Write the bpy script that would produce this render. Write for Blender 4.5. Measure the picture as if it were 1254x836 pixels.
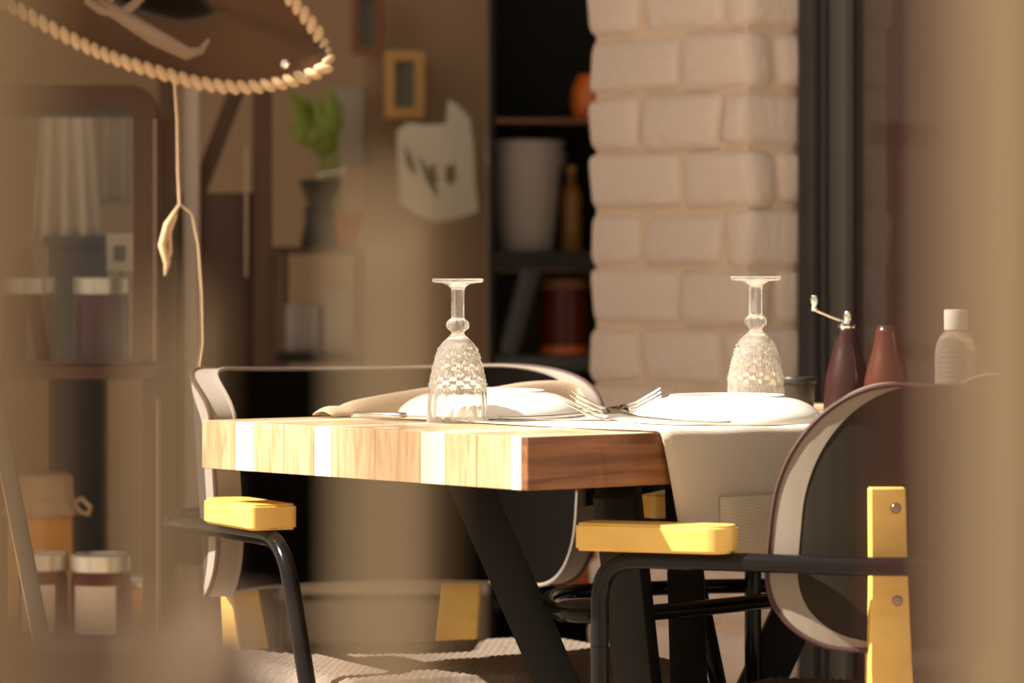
import bpy, bmesh, math, random
from mathutils import Vector, Matrix
random.seed(7)
S = bpy.context.scene
COL = S.collection
for o in list(bpy.data.objects): bpy.data.objects.remove(o)

# ------------------------------------------------------------------ camera
F = 4700.0            # focal length in pixels of the 1254 px frame
HOR = 335.0           # image row of the horizon
ZC = 0.929            # camera height
cam_d = bpy.data.cameras.new('camera'); cam = bpy.data.objects.new('camera', cam_d); COL.objects.link(cam)
cam.location = (0, 0, ZC); cam.rotation_euler = (math.pi/2, 0, 0)
cam_d.sensor_width = 36.0; cam_d.lens = F/1254*36.0
cam_d.shift_y = -(418-HOR)/1254.0
cam_d.clip_start = 0.05; cam_d.clip_end = 100
cam_d.dof.use_dof = True; cam_d.dof.focus_distance = 4.55
cam_d.dof.aperture_fstop = 135.0/30.0
S.camera = cam

# ------------------------------------------------------------------ world, sun, exposure
W = bpy.data.worlds.new('sky'); S.world = W; W.use_nodes = True
bg = W.node_tree.nodes['Background']
bg.inputs[0].default_value = (1.0, 0.82, 0.63, 1); bg.inputs[1].default_value = 0.62
sd = bpy.data.lights.new('sun', 'SUN'); sun = bpy.data.objects.new('sun', sd); COL.objects.link(sun)
sd.energy = 13.0; sd.color = (1.0, 0.90, 0.77); sd.angle = math.radians(0.7)
SUN = Vector((-1.0, -0.12, 1.05)).normalized()
sun.rotation_euler = SUN.to_track_quat('Z', 'Y').to_euler(); sun.location = (-4, 4, 6)
S.view_settings.view_transform = 'Standard'; S.view_settings.look = 'None'
S.view_settings.exposure = 0.2; S.view_settings.gamma = 1.0; S.view_settings.use_curve_mapping = False

def P(px, py, d):
    return Vector(((px-627)/F*d, d, ZC-(py-HOR)/F*d))
P0 = Vector(((646.5-627)/F*4.2, 4.2, 0))
LD = Vector((-0.627, 0.779, 0)); RD = Vector((0.779, 0.627, 0))
ZT = 0.75
def T(l, r, z=0): return P0 + LD*l + RD*r + Vector((0, 0, ZT+z))

# ------------------------------------------------------------------ materials
MATS = {}
def mat(name, col, rough=0.6, metal=0.0, noise=None, bump=None, coat=0.0, sheen=0.0, trans=0.0, spec=0.5, ior=1.45):
    """noise=(scale_xyz, strength, second colour); bump=(scale, strength)"""
    m = bpy.data.materials.new(name); m.use_nodes = True; MATS[name] = m
    nt = m.node_tree; b = nt.nodes['Principled BSDF']
    c = (*col, 1)
    b.inputs['Base Color'].default_value = c; b.inputs['Roughness'].default_value = rough
    b.inputs['Metallic'].default_value = metal; b.inputs['Coat Weight'].default_value = coat
    b.inputs['Sheen Weight'].default_value = sheen; b.inputs['Transmission Weight'].default_value = trans
    b.inputs['Specular IOR Level'].default_value = spec; b.inputs['IOR'].default_value = ior
    tc = nt.nodes.new('ShaderNodeTexCoord')
    if noise:
        sc, st, c2 = noise
        mp = nt.nodes.new('ShaderNodeMapping'); mp.inputs['Scale'].default_value = sc
        n = nt.nodes.new('ShaderNodeTexNoise'); n.inputs['Scale'].default_value = 1.0; n.inputs['Detail'].default_value = 6
        n.inputs['Distortion'].default_value = 0.6
        r = nt.nodes.new('ShaderNodeValToRGB'); r.color_ramp.elements[0].position = 0.35; r.color_ramp.elements[1].position = 0.68
        r.color_ramp.elements[0].color = (*[a*(1-st)+q*st for a, q in zip(col, c2)], 1); r.color_ramp.elements[1].color = c
        nt.links.new(tc.outputs['Object'], mp.inputs[0]); nt.links.new(mp.outputs[0], n.inputs[0])
        nt.links.new(n.outputs['Fac'], r.inputs[0]); nt.links.new(r.outputs[0], b.inputs['Base Color'])
    if bump:
        n2 = nt.nodes.new('ShaderNodeTexNoise'); n2.inputs['Scale'].default_value = bump[0]; n2.inputs['Detail'].default_value = 5
        bp = nt.nodes.new('ShaderNodeBump'); bp.inputs['Strength'].default_value = bump[1]; bp.inputs['Distance'].default_value = 0.01
        nt.links.new(tc.outputs['Object'], n2.inputs[0]); nt.links.new(n2.outputs['Fac'], bp.inputs['Height'])
        nt.links.new(bp.outputs[0], b.inputs['Normal'])
    return m

def weave_mat(name, c1, c2, scale):
    m = mat(name, c1, 0.9, sheen=0.2); nt = m.node_tree; b = nt.nodes['Principled BSDF']
    tc = nt.nodes.new('ShaderNodeTexCoord'); ck = nt.nodes.new('ShaderNodeTexChecker')
    ck.inputs['Scale'].default_value = scale; ck.inputs[1].default_value = (*c1, 1); ck.inputs[2].default_value = (*c2, 1)
    nt.links.new(tc.outputs['Object'], ck.inputs[0]); nt.links.new(ck.outputs[0], b.inputs['Base Color'])
    return m

mat('wood_tan', (0.60, 0.43, 0.26), 0.35, noise=((3, 110, 14), 0.8, (0.36, 0.20, 0.09)), coat=0.2)
mat('wood_sunband', (0.92, 0.80, 0.60), 0.3, noise=((3, 60, 8), 0.35, (0.72, 0.52, 0.30)), coat=0.25)  # paler colour stands in for bright sun bands and glare on the table end
mat('wood_brown', (0.33, 0.14, 0.055), 0.4, noise=((5, 40, 60), 0.85, (0.10, 0.035, 0.012)), coat=0.2)
mat('leg_black', (0.008, 0.0075, 0.007), 0.45, spec=0.25)
mat('tube_black', (0.007, 0.006, 0.006), 0.14, spec=0.28)
mat('yellow_paint', (0.84, 0.56, 0.145), 0.38, noise=((14, 14, 40), 0.35, (0.60, 0.30, 0.03)), coat=0.15)
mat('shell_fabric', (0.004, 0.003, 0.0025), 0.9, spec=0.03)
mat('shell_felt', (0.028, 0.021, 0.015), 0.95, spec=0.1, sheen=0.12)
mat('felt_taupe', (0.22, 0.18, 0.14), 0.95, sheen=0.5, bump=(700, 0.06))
mat('piping', (0.05, 0.018, 0.015), 0.7)
mat('rope_seat', (0.20, 0.155, 0.12), 0.8, noise=((60, 60, 60), 0.5, (0.09, 0.065, 0.05)))
mat('screw_metal', (0.35, 0.27, 0.2), 0.3, metal=1.0)
mat('porcelain', (0.83, 0.80, 0.75), 0.22, coat=0.4)
weave_mat('linen_runner', (0.58, 0.50, 0.41), (0.48, 0.40, 0.32), 700)
weave_mat('linen_hem', (0.62, 0.52, 0.39), (0.50, 0.40, 0.29), 500)
mat('napkin_cloth', (0.38, 0.275, 0.18), 0.9, sheen=0.2, bump=(300, 0.15))
mat('steel', (0.78, 0.76, 0.72), 0.16, metal=1.0)
mat('mill_dark', (0.028, 0.006, 0.005), 0.3, noise=((30, 30, 6), 0.5, (0.02, 0.005, 0.004)), coat=0.15)
mat('mill_light', (0.075, 0.020, 0.007), 0.28, noise=((30, 30, 6), 0.6, (0.05, 0.014, 0.006)), coat=0.15)
mat('chrome', (0.85, 0.83, 0.80), 0.08, metal=1.0)
mat('cap_white', (0.86, 0.82, 0.76), 0.45)
mat('label_ink', (0.30, 0.27, 0.24), 0.6)
mat('label_blue', (0.25, 0.40, 0.60), 0.5)
mat('pot_dark', (0.03, 0.024, 0.02), 0.4)
mat('brick_paint', (0.74, 0.635, 0.58), 0.75, noise=((9, 9, 14), 0.25, (0.70, 0.55, 0.43)), bump=(55, 0.5))
mat('mortar_paint', (0.72, 0.57, 0.44), 0.85, bump=(60, 0.4))
mat('frame_dark', (0.045, 0.042, 0.045), 0.35)
mat('frame_grey', (0.10, 0.095, 0.085), 0.4)
mat('paving', (0.30, 0.24, 0.18), 0.9, noise=((2, 2, 2), 0.4, (0.20, 0.15, 0.11)))
mat('wall_tan', (0.44, 0.31, 0.20), 0.9, bump=(20, 0.1))
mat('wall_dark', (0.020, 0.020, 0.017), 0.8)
mat('shade_canopy_cloth', (0.45, 0.36, 0.27), 0.9)
mat('cabinet_wood', (0.105, 0.050, 0.026), 0.45, noise=((4, 40, 4), 0.5, (0.05, 0.022, 0.012)))
mat('cabinet_trim', (0.55, 0.40, 0.28), 0.3)
mat('hat_felt', (0.115, 0.055, 0.025), 0.95, sheen=0.15, bump=(200, 0.2))
mat('straw', (0.66, 0.46, 0.27), 0.8)
mat('ribbon', (0.25, 0.165, 0.11), 0.7)
mat('jam', (0.10, 0.018, 0.011), 0.2, spec=0.3)
mat('honey', (0.95, 0.40, 0.05), 0.2, coat=0.3)
mat('lid_metal', (0.75, 0.70, 0.62), 0.3, metal=0.7)
mat('paper_label', (0.62, 0.52, 0.43), 0.7)
mat('fabric_cover', (0.62, 0.42, 0.25), 0.9)
mat('cloth_white', (0.64, 0.54, 0.41), 0.9)
mat('paper_white', (0.70, 0.66, 0.55), 0.8)
mat('sketch_ink', (0.20, 0.14, 0.11), 0.8)
mat('sketch_green', (0.18, 0.22, 0.14), 0.8)
mat('gold_frame', (0.62, 0.36, 0.11), 0.5)
mat('red_frame', (0.24, 0.10, 0.05), 0.6)
mat('picture_grey', (0.16, 0.17, 0.14), 0.6)
mat('bucket_grey', (0.44, 0.39, 0.35), 0.45)
mat('amber', (0.38, 0.19, 0.035), 0.25, coat=0.4)
mat('orange_glass', (0.75, 0.17, 0.02), 0.3, coat=0.4)
mat('terracotta', (0.62, 0.15, 0.04), 0.7)
mat('olive_panel', (0.17, 0.125, 0.05), 0.8)
mat('grey_panel', (0.42, 0.38, 0.31), 0.8)
mat('leaf', (0.25, 0.33, 0.05), 0.5)
mat('near_wood', (0.235, 0.167, 0.095), 0.85, noise=((20, 20, 3), 0.2, (0.19, 0.13, 0.072)))
mat('post_shade_red', (0.055, 0.011, 0.006), 0.8)  # dark red stands in for the shaded left side of the right post
mat('near_brown', (0.085, 0.05, 0.028), 0.8)
mat('plaster', (0.38, 0.31, 0.24), 0.9, bump=(15, 0.3))

def glass_mat(name, tint, scatter, scol):
    m = bpy.data.materials.new(name); m.use_nodes = True; MATS[name] = m
    nt = m.node_tree; nt.nodes.clear(); out = nt.nodes.new('ShaderNodeOutputMaterial')
    g = nt.nodes.new('ShaderNodeBsdfGlass'); g.inputs['Color'].default_value = (*tint, 1); g.inputs['Roughness'].default_value = 0.02; g.inputs['IOR'].default_value = 1.45
    t = nt.nodes.new('ShaderNodeBsdfTranslucent'); t.inputs[0].default_value = (*scol, 1)
    d = nt.nodes.new('ShaderNodeBsdfDiffuse'); d.inputs[0].default_value = (*scol, 1)
    a = nt.nodes.new('ShaderNodeMixShader'); a.inputs[0].default_value = 0.5
    nt.links.new(t.outputs[0], a.inputs[1]); nt.links.new(d.outputs[0], a.inputs[2])
    x = nt.nodes.new('ShaderNodeMixShader'); x.inputs[0].default_value = scatter
    nt.links.new(g.outputs[0], x.inputs[1]); nt.links.new(a.outputs[0], x.inputs[2]); nt.links.new(x.outputs[0], out.inputs[0])
glass_mat('crystal', (1, 0.985, 0.96), 0.14, (0.97, 0.95, 0.90))
glass_mat('bottle_plastic', (0.95, 0.93, 0.9), 0.30, (0.75, 0.70, 0.64))
def pane_mat(name, tint, gloss):
    m = bpy.data.materials.new(name); m.use_nodes = True; MATS[name] = m
    nt = m.node_tree; nt.nodes.clear(); out = nt.nodes.new('ShaderNodeOutputMaterial')
    t = nt.nodes.new('ShaderNodeBsdfTransparent'); t.inputs[0].default_value = (*tint, 1)
    g = nt.nodes.new('ShaderNodeBsdfGlossy'); g.inputs[0].default_value = (1, 1, 1, 1); g.inputs['Roughness'].default_value = 0.01
    x = nt.nodes.new('ShaderNodeMixShader'); x.inputs[0].default_value = gloss
    nt.links.new(t.outputs[0], x.inputs[1]); nt.links.new(g.outputs[0], x.inputs[2]); nt.links.new(x.outputs[0], out.inputs[0])
pane_mat('pane_dark', (0.55, 0.56, 0.54), 0.03)
pane_mat('pane_clear', (0.92, 0.92, 0.90), 0.03)

# ------------------------------------------------------------------ helpers
def link(name, me, m, parent=None, smooth=False, loc=None):
    if m: me.materials.append(MATS[m]) if not me.materials else None
    o = bpy.data.objects.new(name, me); COL.objects.link(o)
    if parent: o.parent = parent
    if loc is not None: o.location = loc
    if smooth:
        for p in me.polygons: p.use_smooth = True
    return o
def obj(name, bm, m, parent=None, smooth=False, auto=None):
    me = bpy.data.meshes.new(name); bmesh.ops.recalc_face_normals(bm, faces=bm.faces); bm.to_mesh(me); bm.free()
    o = link(name, me, m, parent, smooth)
    if auto:
        try:
            for p in me.polygons: p.use_smooth = True
            me.set_sharp_from_angle(angle=math.radians(auto))
        except Exception: pass
    return o
def tag(o, label=None, cat=None, group=None, kind=None):
    if label: o['label'] = label
    if cat: o['category'] = cat
    if group: o['group'] = group
    if kind: o['kind'] = kind
    return o
def empty(name, loc=(0, 0, 0), rz=0, label=None, cat=None, group=None):
    o = bpy.data.objects.new(name, None); COL.objects.link(o); o.location = loc; o.rotation_euler = (0, 0, rz)
    o.empty_display_size = 0.05
    return tag(o, label, cat, group)
def box(bm, lo, hi, bevel=0.0, seg=2, M=None):
    r = bmesh.ops.create_cube(bm, size=1.0); vs = r['verts']
    lo, hi = Vector(lo), Vector(hi); c = (lo+hi)/2; s = hi-lo
    for v in vs: v.co = Vector((v.co.x*s.x, v.co.y*s.y, v.co.z*s.z)) + c
    if bevel > 0:
        es = list({e for v in vs for e in v.link_edges})
        rr = bmesh.ops.bevel(bm, geom=es, offset=bevel, segments=seg, affect='EDGES', profile=0.5)
        vs = list({v for f in rr['faces'] for v in f.verts} | {v for v in vs if v.is_valid})
    if M is not None:
        for v in vs: v.co = M @ v.co
    return vs
def bxo(name, lo, hi, m, parent=None, bevel=0.004, M=None):
    bm = bmesh.new(); box(bm, lo, hi, bevel, 2, M); return obj(name, bm, m, parent, auto=40)
def frame_at(a, b, up=Vector((0, 0, 1))):
    t = (b-a).normalized()
    if abs(t.dot(up)) > 0.98: up = Vector((0, 1, 0))
    x = t.cross(up).normalized(); y = x.cross(t).normalized(); return x, y, t
def tube(bm, pts, r, n=12, closed=False, caps=True):
    pts = [Vector(p) for p in pts]; N = len(pts); rings = []
    rad = r if isinstance(r, (list, tuple)) else [r]*N
    prev = None
    for i, p in enumerate(pts):
        if closed: t = pts[(i+1) % N]-pts[i-1]
        else: t = pts[min(i+1, N-1)]-pts[max(i-1, 0)]
        t.normalize()
        if prev is None:
            up = Vector((0, 0, 1)) if abs(t.z) < 0.9 else Vector((0, 1, 0))
            x = t.cross(up).normalized()
        else:
            x = (prev-t*prev.dot(t)).normalized()
        prev = x; y = t.cross(x)
        rings.append([bm.verts.new(p+(x*math.cos(2*math.pi*k/n)+y*math.sin(2*math.pi*k/n))*rad[i]) for k in range(n)])
    for i in range(N if closed else N-1):
        A, B = rings[i], rings[(i+1) % N]
        for k in range(n): bm.faces.new((A[k], A[(k+1) % n], B[(k+1) % n], B[k]))
    if caps and not closed:
        bm.faces.new(rings[0][::-1]); bm.faces.new(rings[-1])
def tubo(name, pts, r, m, parent=None, n=12, closed=False):
    bm = bmesh.new(); tube(bm, pts, r, n, closed); return obj(name, bm, m, parent, auto=50)
def fillet(pts, rad, seg=8):
    pts = [Vector(p) for p in pts]; out = [pts[0]]
    for i in range(1, len(pts)-1):
        a, b, c = pts[i-1], pts[i], pts[i+1]
        u = (a-b); v = (c-b); r = min(rad, u.length*0.49, v.length*0.49); u.normalize(); v.normalize()
        p, q = b+u*r, b+v*r
        for k in range(seg+1):
            t = k/seg; out.append(p*(1-t)**2 + b*2*t*(1-t) + q*t*t)
    out.append(pts[-1]); return out
def lathe(bm, prof, n=32, c=(0, 0, 0), f=None):
    c = Vector(c); rings = []
    for j, (r, z) in enumerate(prof):
        if r < 1e-6: rings.append([bm.verts.new(c+Vector((0, 0, z)))])
        else:
            ring = []
            for k in range(n):
                a = 2*math.pi*k/n; rr = r + (f(a, z, r) if f else 0)
                ring.append(bm.verts.new(c+Vector((rr*math.cos(a), rr*math.sin(a), z))))
            rings.append(ring)
    for A, B in zip(rings, rings[1:]):
        if len(A) == 1 and len(B) == 1: continue
        for k in range(n):
            k2 = (k+1) % n
            if len(A) == 1: bm.faces.new((A[0], B[k2], B[k]))
            elif len(B) == 1: bm.faces.new((A[k], A[k2], B[0]))
            else: bm.faces.new((A[k], A[k2], B[k2], B[k]))
def latho(name, prof, m, parent=None, n=32, c=(0, 0, 0), auto=35, f=None):
    bm = bmesh.new(); lathe(bm, prof, n, c, f); return obj(name, bm, m, parent, auto=auto)
def smooth_prof(pts, sub=4):
    out = []
    for i in range(len(pts)-1):
        p0 = pts[max(i-1, 0)]; p1 = pts[i]; p2 = pts[i+1]; p3 = pts[min(i+2, len(pts)-1)]
        for k in range(sub):
            t = k/sub
            out.append(tuple(0.5*((2*b)+(-a+c)*t+(2*a-5*b+4*c-d)*t*t+(-a+3*b-3*c+d)*t**3) for a, b, c, d in zip(p0, p1, p2, p3)))
    out.append(pts[-1]); return out
def prism(bm, poly, a, b):
    """poly: list of Vector in a plane; extruded by offset vectors a and b"""
    A = [bm.verts.new(Vector(p)+a) for p in poly]; B = [bm.verts.new(Vector(p)+b) for p in poly]
    bm.faces.new(A); bm.faces.new(B[::-1]); n = len(poly)
    for i in range(n): bm.faces.new((A[i], B[i], B[(i+1) % n], A[(i+1) % n]))
def prismo(name, poly, thick, m, parent=None):
    bm = bmesh.new(); prism(bm, poly, Vector((0, 0, 0)), Vector((0, thick, 0))); return obj(name, bm, m, parent)
def bar(name, a, b, w, t, m, parent=None, side=None, bevel=0.0015):
    """flat bar from a to b; w across 'side', t the other way"""
    a, b = Vector(a), Vector(b); z = (b-a).normalized(); side = Vector(side) if side is not None else Vector((1, 0, 0))
    x = (side-z*side.dot(z)).normalized(); y = z.cross(x)
    M = Matrix(((x.x, y.x, z.x, a.x), (x.y, y.y, z.y, a.y), (x.z, y.z, z.z, a.z), (0, 0, 0, 1)))
    return bxo(name, (-w/2, -t/2, 0), (w/2, t/2, (b-a).length), m, parent, bevel, M)
def slab(name, x0, y0, x1, y1, d, depth, m, parent=None, bevel=0.004):
    """upright box whose front face sits at distance d and spans those image coordinates there"""
    a, b = P(x0, y1, d), P(x1, y0, d)
    return bxo(name, (a.x, d, a.z), (b.x, d+depth, b.z), m, parent, bevel)
def table_matrix(l, r, z=0, yaw=0):
    p = T(l, r, z); x, y = RD, LD
    M = Matrix(((x.x, y.x, 0, p.x), (x.y, y.y, 0, p.y), (0, 0, 1, p.z), (0, 0, 0, 1)))
    return M @ Matrix.Rotation(yaw, 4, 'Z')

# ------------------------------------------------------------------ setting
st = bxo('floor', (-6, -1.5, -0.05), (6, 10.5, 0), 'paving', bevel=0); tag(st, 'warm grey paved ground under the table and chairs', kind='structure')
st = bxo('wall_back', (-4, 9.6, 0), (3, 9.75, 3.0), 'wall_tan', bevel=0); tag(st, 'brown rear wall far behind the shop displays', kind='structure')
# canopy roof out of view, added to shade the shop front
st = bxo('shade_canopy', (-5.5, 5.15, 2.75), (3, 9.75, 2.82), 'shade_canopy_cloth', bevel=0); tag(st, 'unseen canopy roof added to shade the shop front', kind='structure')

# brick pillar
CN = P(915, 335, 5.7); CN.z = 0
def PL(s, r, z): return CN + LD*s + RD*r + Vector((0, 0, z))
PM = Matrix(((LD.x, RD.x, 0, CN.x), (LD.y, RD.y, 0, CN.y), (0, 0, 1, 0), (0, 0, 0, 1)))
bm = bmesh.new(); box(bm, (0.012, 0.012, 0), (0.362, 0.30, 2.75), 0)
pil = obj('wall_right', bm, 'mortar_paint'); pil.matrix_world = PM
tag(pil, 'white painted brick pillar with rough rounded bricks', kind='structure')
brick_meshes = {}
def brick_mesh(key, lx, ly, lz, seed):
    rnd = random.Random(seed); bm = bmesh.new()
    box(bm, (0, 0, 0), (lx, ly, lz), 0.019, 3)
    ph = [rnd.uniform(0, 6) for _ in range(6)]
    for v in bm.verts: c_ = v.co.copy(); v.co += Vector([0.0032*math.sin(38*c_.x+31*c_.z*(1+q*.3)+ph[q])+rnd.uniform(-1, 1)*0.0011 for q in range(3)])
    me = bpy.data.meshes.new('brick'); bmesh.ops.recalc_face_normals(bm, faces=bm.faces); bm.to_mesh(me); bm.free()
    for p in me.polygons: p.use_smooth = True
    me.materials.append(MATS['brick_paint']); return me
course = 0.0895; z0 = 0.9387 - 10*course
PW = 0.374
layouts = [[(0.0, 0.061), (0.064, 0.2465), (0.2505, PW)], [(0.0, 0.156), (0.160, PW)]]
for ci in range(-1, 21):
    z = z0+ci*course
    if z < 0.0: zz, hh = 0.001, z+course-0.004
    else: zz, hh = z, course-0.004
    if hh < 0.02: continue
    for bi, (a, b) in enumerate(layouts[ci % 2]):
        jit = random.uniform(-0.003, 0.003)
        if bi == 0: dep = 0.062 if ci % 2 else 0.31
        else: dep = 0.30
        variant = random.randrange(4); key = (ci % 2, bi, variant, round(hh, 3))
        if key not in brick_meshes: brick_meshes[key] = brick_mesh(key, b-a, dep, hh, hash(key) & 0xffff)
        o = link('brick', brick_meshes[key], None, pil, loc=(a+random.uniform(-0.002, 0.002), jit, zz))
        o.rotation_euler = (0, random.uniform(-0.008, 0.008), 0)
    if ci % 2:   # the header that shows on the return face
        key = ('side', random.randrange(3), round(hh, 3))
        if key not in brick_meshes: brick_meshes[key] = brick_mesh(key, 0.2, 0.234, hh, 99+key[1])
        o = link('brick', brick_meshes[key], None, pil, loc=(0.002+random.uniform(-0.002, 0.002), 0.066, zz))

# window to the right of the pillar: plane parallel to the pillar front, set back 0.10
def WL(s, r, z): return CN + RD*(0.10+r) - LD*s + Vector((0, 0, z))
def wbox(name, s0, s1, r0, r1, zlo, zhi, m, parent, bevel=0.003):
    M = Matrix(((-LD.x, RD.x, 0, CN.x+RD.x*0.10), (-LD.y, RD.y, 0, CN.y+RD.y*0.10), (0, 0, 1, 0), (0, 0, 0, 1)))
    bm = bmesh.new(); box(bm, (s0, r0, zlo), (s1, r1, zhi), bevel, 2, M); return obj(name, bm, m, parent, auto=40)
win = empty('window_1', WL(0, 0, 0)); win['kind'] = 'structure'; win['label'] = 'tall dark framed shop window beside the brick pillar'
bpy.context.view_layer.update()
def keep(o):      # world-built mesh parented without moving
    o.matrix_parent_inverse = o.parent.matrix_world.inverted(); return o
keep(wbox('frame_post', 0.002, 0.035, 0.0, 0.06, 0.02, 2.74, 'frame_dark', win))
keep(wbox('frame_post', 0.037, 0.046, 0.012, 0.06, 0.02, 2.74, 'frame_dark', win))
keep(wbox('frame_bead', 0.048, 0.085, 0.020, 0.06, 0.02, 2.74, 'frame_grey', win))
keep(wbox('frame_rail', 0.087, 1.9, 0.0, 0.06, 0.02, 0.10, 'frame_dark', win))
keep(wbox('frame_rail', 0.087, 1.9, 0.0, 0.06, 2.60, 2.74, 'frame_dark', win))
keep(wbox('frame_post', 1.902, 1.96, 0.0, 0.06, 0.02, 2.74, 'frame_dark', win))
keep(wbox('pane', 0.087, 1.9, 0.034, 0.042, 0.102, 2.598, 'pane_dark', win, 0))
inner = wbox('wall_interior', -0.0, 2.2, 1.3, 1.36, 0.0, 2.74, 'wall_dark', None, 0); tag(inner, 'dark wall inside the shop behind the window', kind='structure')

# ------------------------------------------------------------------ table
tab = empty('dining_table', T(0.316, 0.5, -ZT), math.atan2(RD.y, RD.x), 'thick wooden dining table with black crossed legs in the middle', 'table')
bpy.context.view_layer.update()
TH = 0.0585
TLo = lambda l, r, z: Vector((r-0.5, l-0.316, z))     # table-local coordinates
strips = [(0.0, 0.012, 'wood_brown'), (0.012, 0.0305, 'wood_sunband'), (0.0305, 0.090, 'wood_tan'), (0.090, 0.148, 'wood_tan'), (0.148, 0.193, 'wood_sunband'), (0.193, 0.280, 'wood_tan'),
          (0.280, 0.365, 'wood_tan'), (0.365, 0.3985, 'wood_sunband'), (0.3985, 0.46, 'wood_tan'), (0.46, 0.523, 'wood_tan'), (0.523, 0.561, 'wood_sunband'), (0.561, 0.633, 'wood_tan')]  # the pale strips carry the sun bands in their colour
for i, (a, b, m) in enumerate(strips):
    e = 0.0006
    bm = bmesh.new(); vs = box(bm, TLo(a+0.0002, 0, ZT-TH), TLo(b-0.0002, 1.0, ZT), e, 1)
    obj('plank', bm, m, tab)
def tleg(a, b, side, w=0.055, t=0.022, name='leg'):
    A = tab.matrix_world.inverted() @ Vector(a); B = tab.matrix_world.inverted() @ Vector(b)
    sd_ = tab.matrix_world.inverted().to_3x3() @ Vector(side)
    return bar(name, A, B, w, t, 'leg_black', tab, sd_)
zu = ZT-TH-0.004
# crossed pair facing the camera
a = P(572, 0, 4.58); a.z = zu; b = P(880, 0, 4.58); b.z = 0.0
tleg(a, b, (1, 0, 0), 0.050, 0.030)
a = P(1056, 0, 4.85); a.z = zu; b = P(748, 0, 4.85); b.z = 0.0
tleg(a, b, (1, 0, 0), 0.055, 0.030)
# crossed pair seen nearly edge on
a = P(755, 0, 4.36); a.z = zu; b = P(826, 0, 4.80); b.z = 0.0
tleg(a, b, (1, -0.25, 0), 0.046, 0.05)
a = P(836, 0, 4.72); a.z = zu; b = P(858, 0, 4.40); b.z = 0.0
tleg(a, b, (1, -0.1, 0), 0.044, 0.03)
bar('stretcher', TLo(0.02, 0.12, zu-0.001)+Vector((0.06, 0.1, 0)), TLo(0.6, 0.88, zu-0.001), 0.05, 0.006, 'leg_black', tab, (0, 0, 1)).hide_render = False

# ------------------------------------------------------------------ table runner
def sheet(name, rows, m, parent=None, thick=0.0015, smooth=True):
    bm = bmesh.new(); V = [[bm.verts.new(p) for p in r] for r in rows]
    for A, B in zip(V, V[1:]):
        for k in range(len(A)-1): bm.faces.new((A[k], A[k+1], B[k+1], B[k]))
    bmesh.ops.recalc_face_normals(bm, faces=bm.faces)
    o = obj(name, bm, m, parent, smooth)
    md = o.modifiers.new('thickness', 'SOLIDIFY'); md.thickness = thick; md.offset = 0
    return o
prof = [(0.615, 0.0018), (0.45, 0.002), (0.3, 0.0016), (0.15, 0.002), (0.03, 0.0018), (0.004, 0.0022), (-0.0025, 0.0005), (-0.005, -0.008), (-0.007, -0.05), (-0.009, -0.10), (-0.011, -0.155)]
rows = []
for l, z in prof:
    row = []
    for k in range(25):
        t = k/24; r = 0.190+0.425*t
        flare = max(0, -z)*0.18
        r += flare*(1-t)
        wob = 0.004*math.sin(9*t+1.0)*min(1, max(0, -z)/0.08)
        row.append(T(l-abs(wob), r, z+(0.0008*math.sin(23*t+l*30) if z > 0 else 0)))
    rows.append(row)
run = sheet('table_runner', rows, 'linen_runner'); tag(run, 'beige linen runner across the wooden table, hanging over its shaded edge', 'table runner')
hem = sheet('hem', [[T(-0.0105-0.0035, 0.27+0.34*k/12, z) for k in range(13)] for z in (-0.075, -0.10, -0.125, -0.152)], 'linen_hem', run); hem['label'] = 'paler double layer of linen along the lower edge'

# ------------------------------------------------------------------ plates (turned upside down)
plate_prof = [(0.0, 0.0265), (0.060, 0.0275), (0.0655, 0.0315), (0.0685, 0.0315), (0.0715, 0.0285), (0.085, 0.0255), (0.100, 0.0185), (0.111, 0.009), (0.1148, 0.001), (0.1135, 0.0), (0.1095, 0.006), (0.099, 0.0145), (0.084, 0.0215), (0.070, 0.0235), (0.0, 0.0225)]
pp = smooth_prof(plate_prof, 3)
for (l, r, lab, sc) in ((0.460, 0.312, 'white deep plate upside down between the left glass and the folded napkin', 1.0), (0.138, 0.418, 'white deep plate upside down on the runner beside the right-hand chair', 1.0)):
    o = latho('dinner_plate', pp, 'porcelain', None, 64, auto=60); o.location = T(l, r, 0.0035); tag(o, lab, 'plate', 'upturned plates on the runner')

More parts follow.
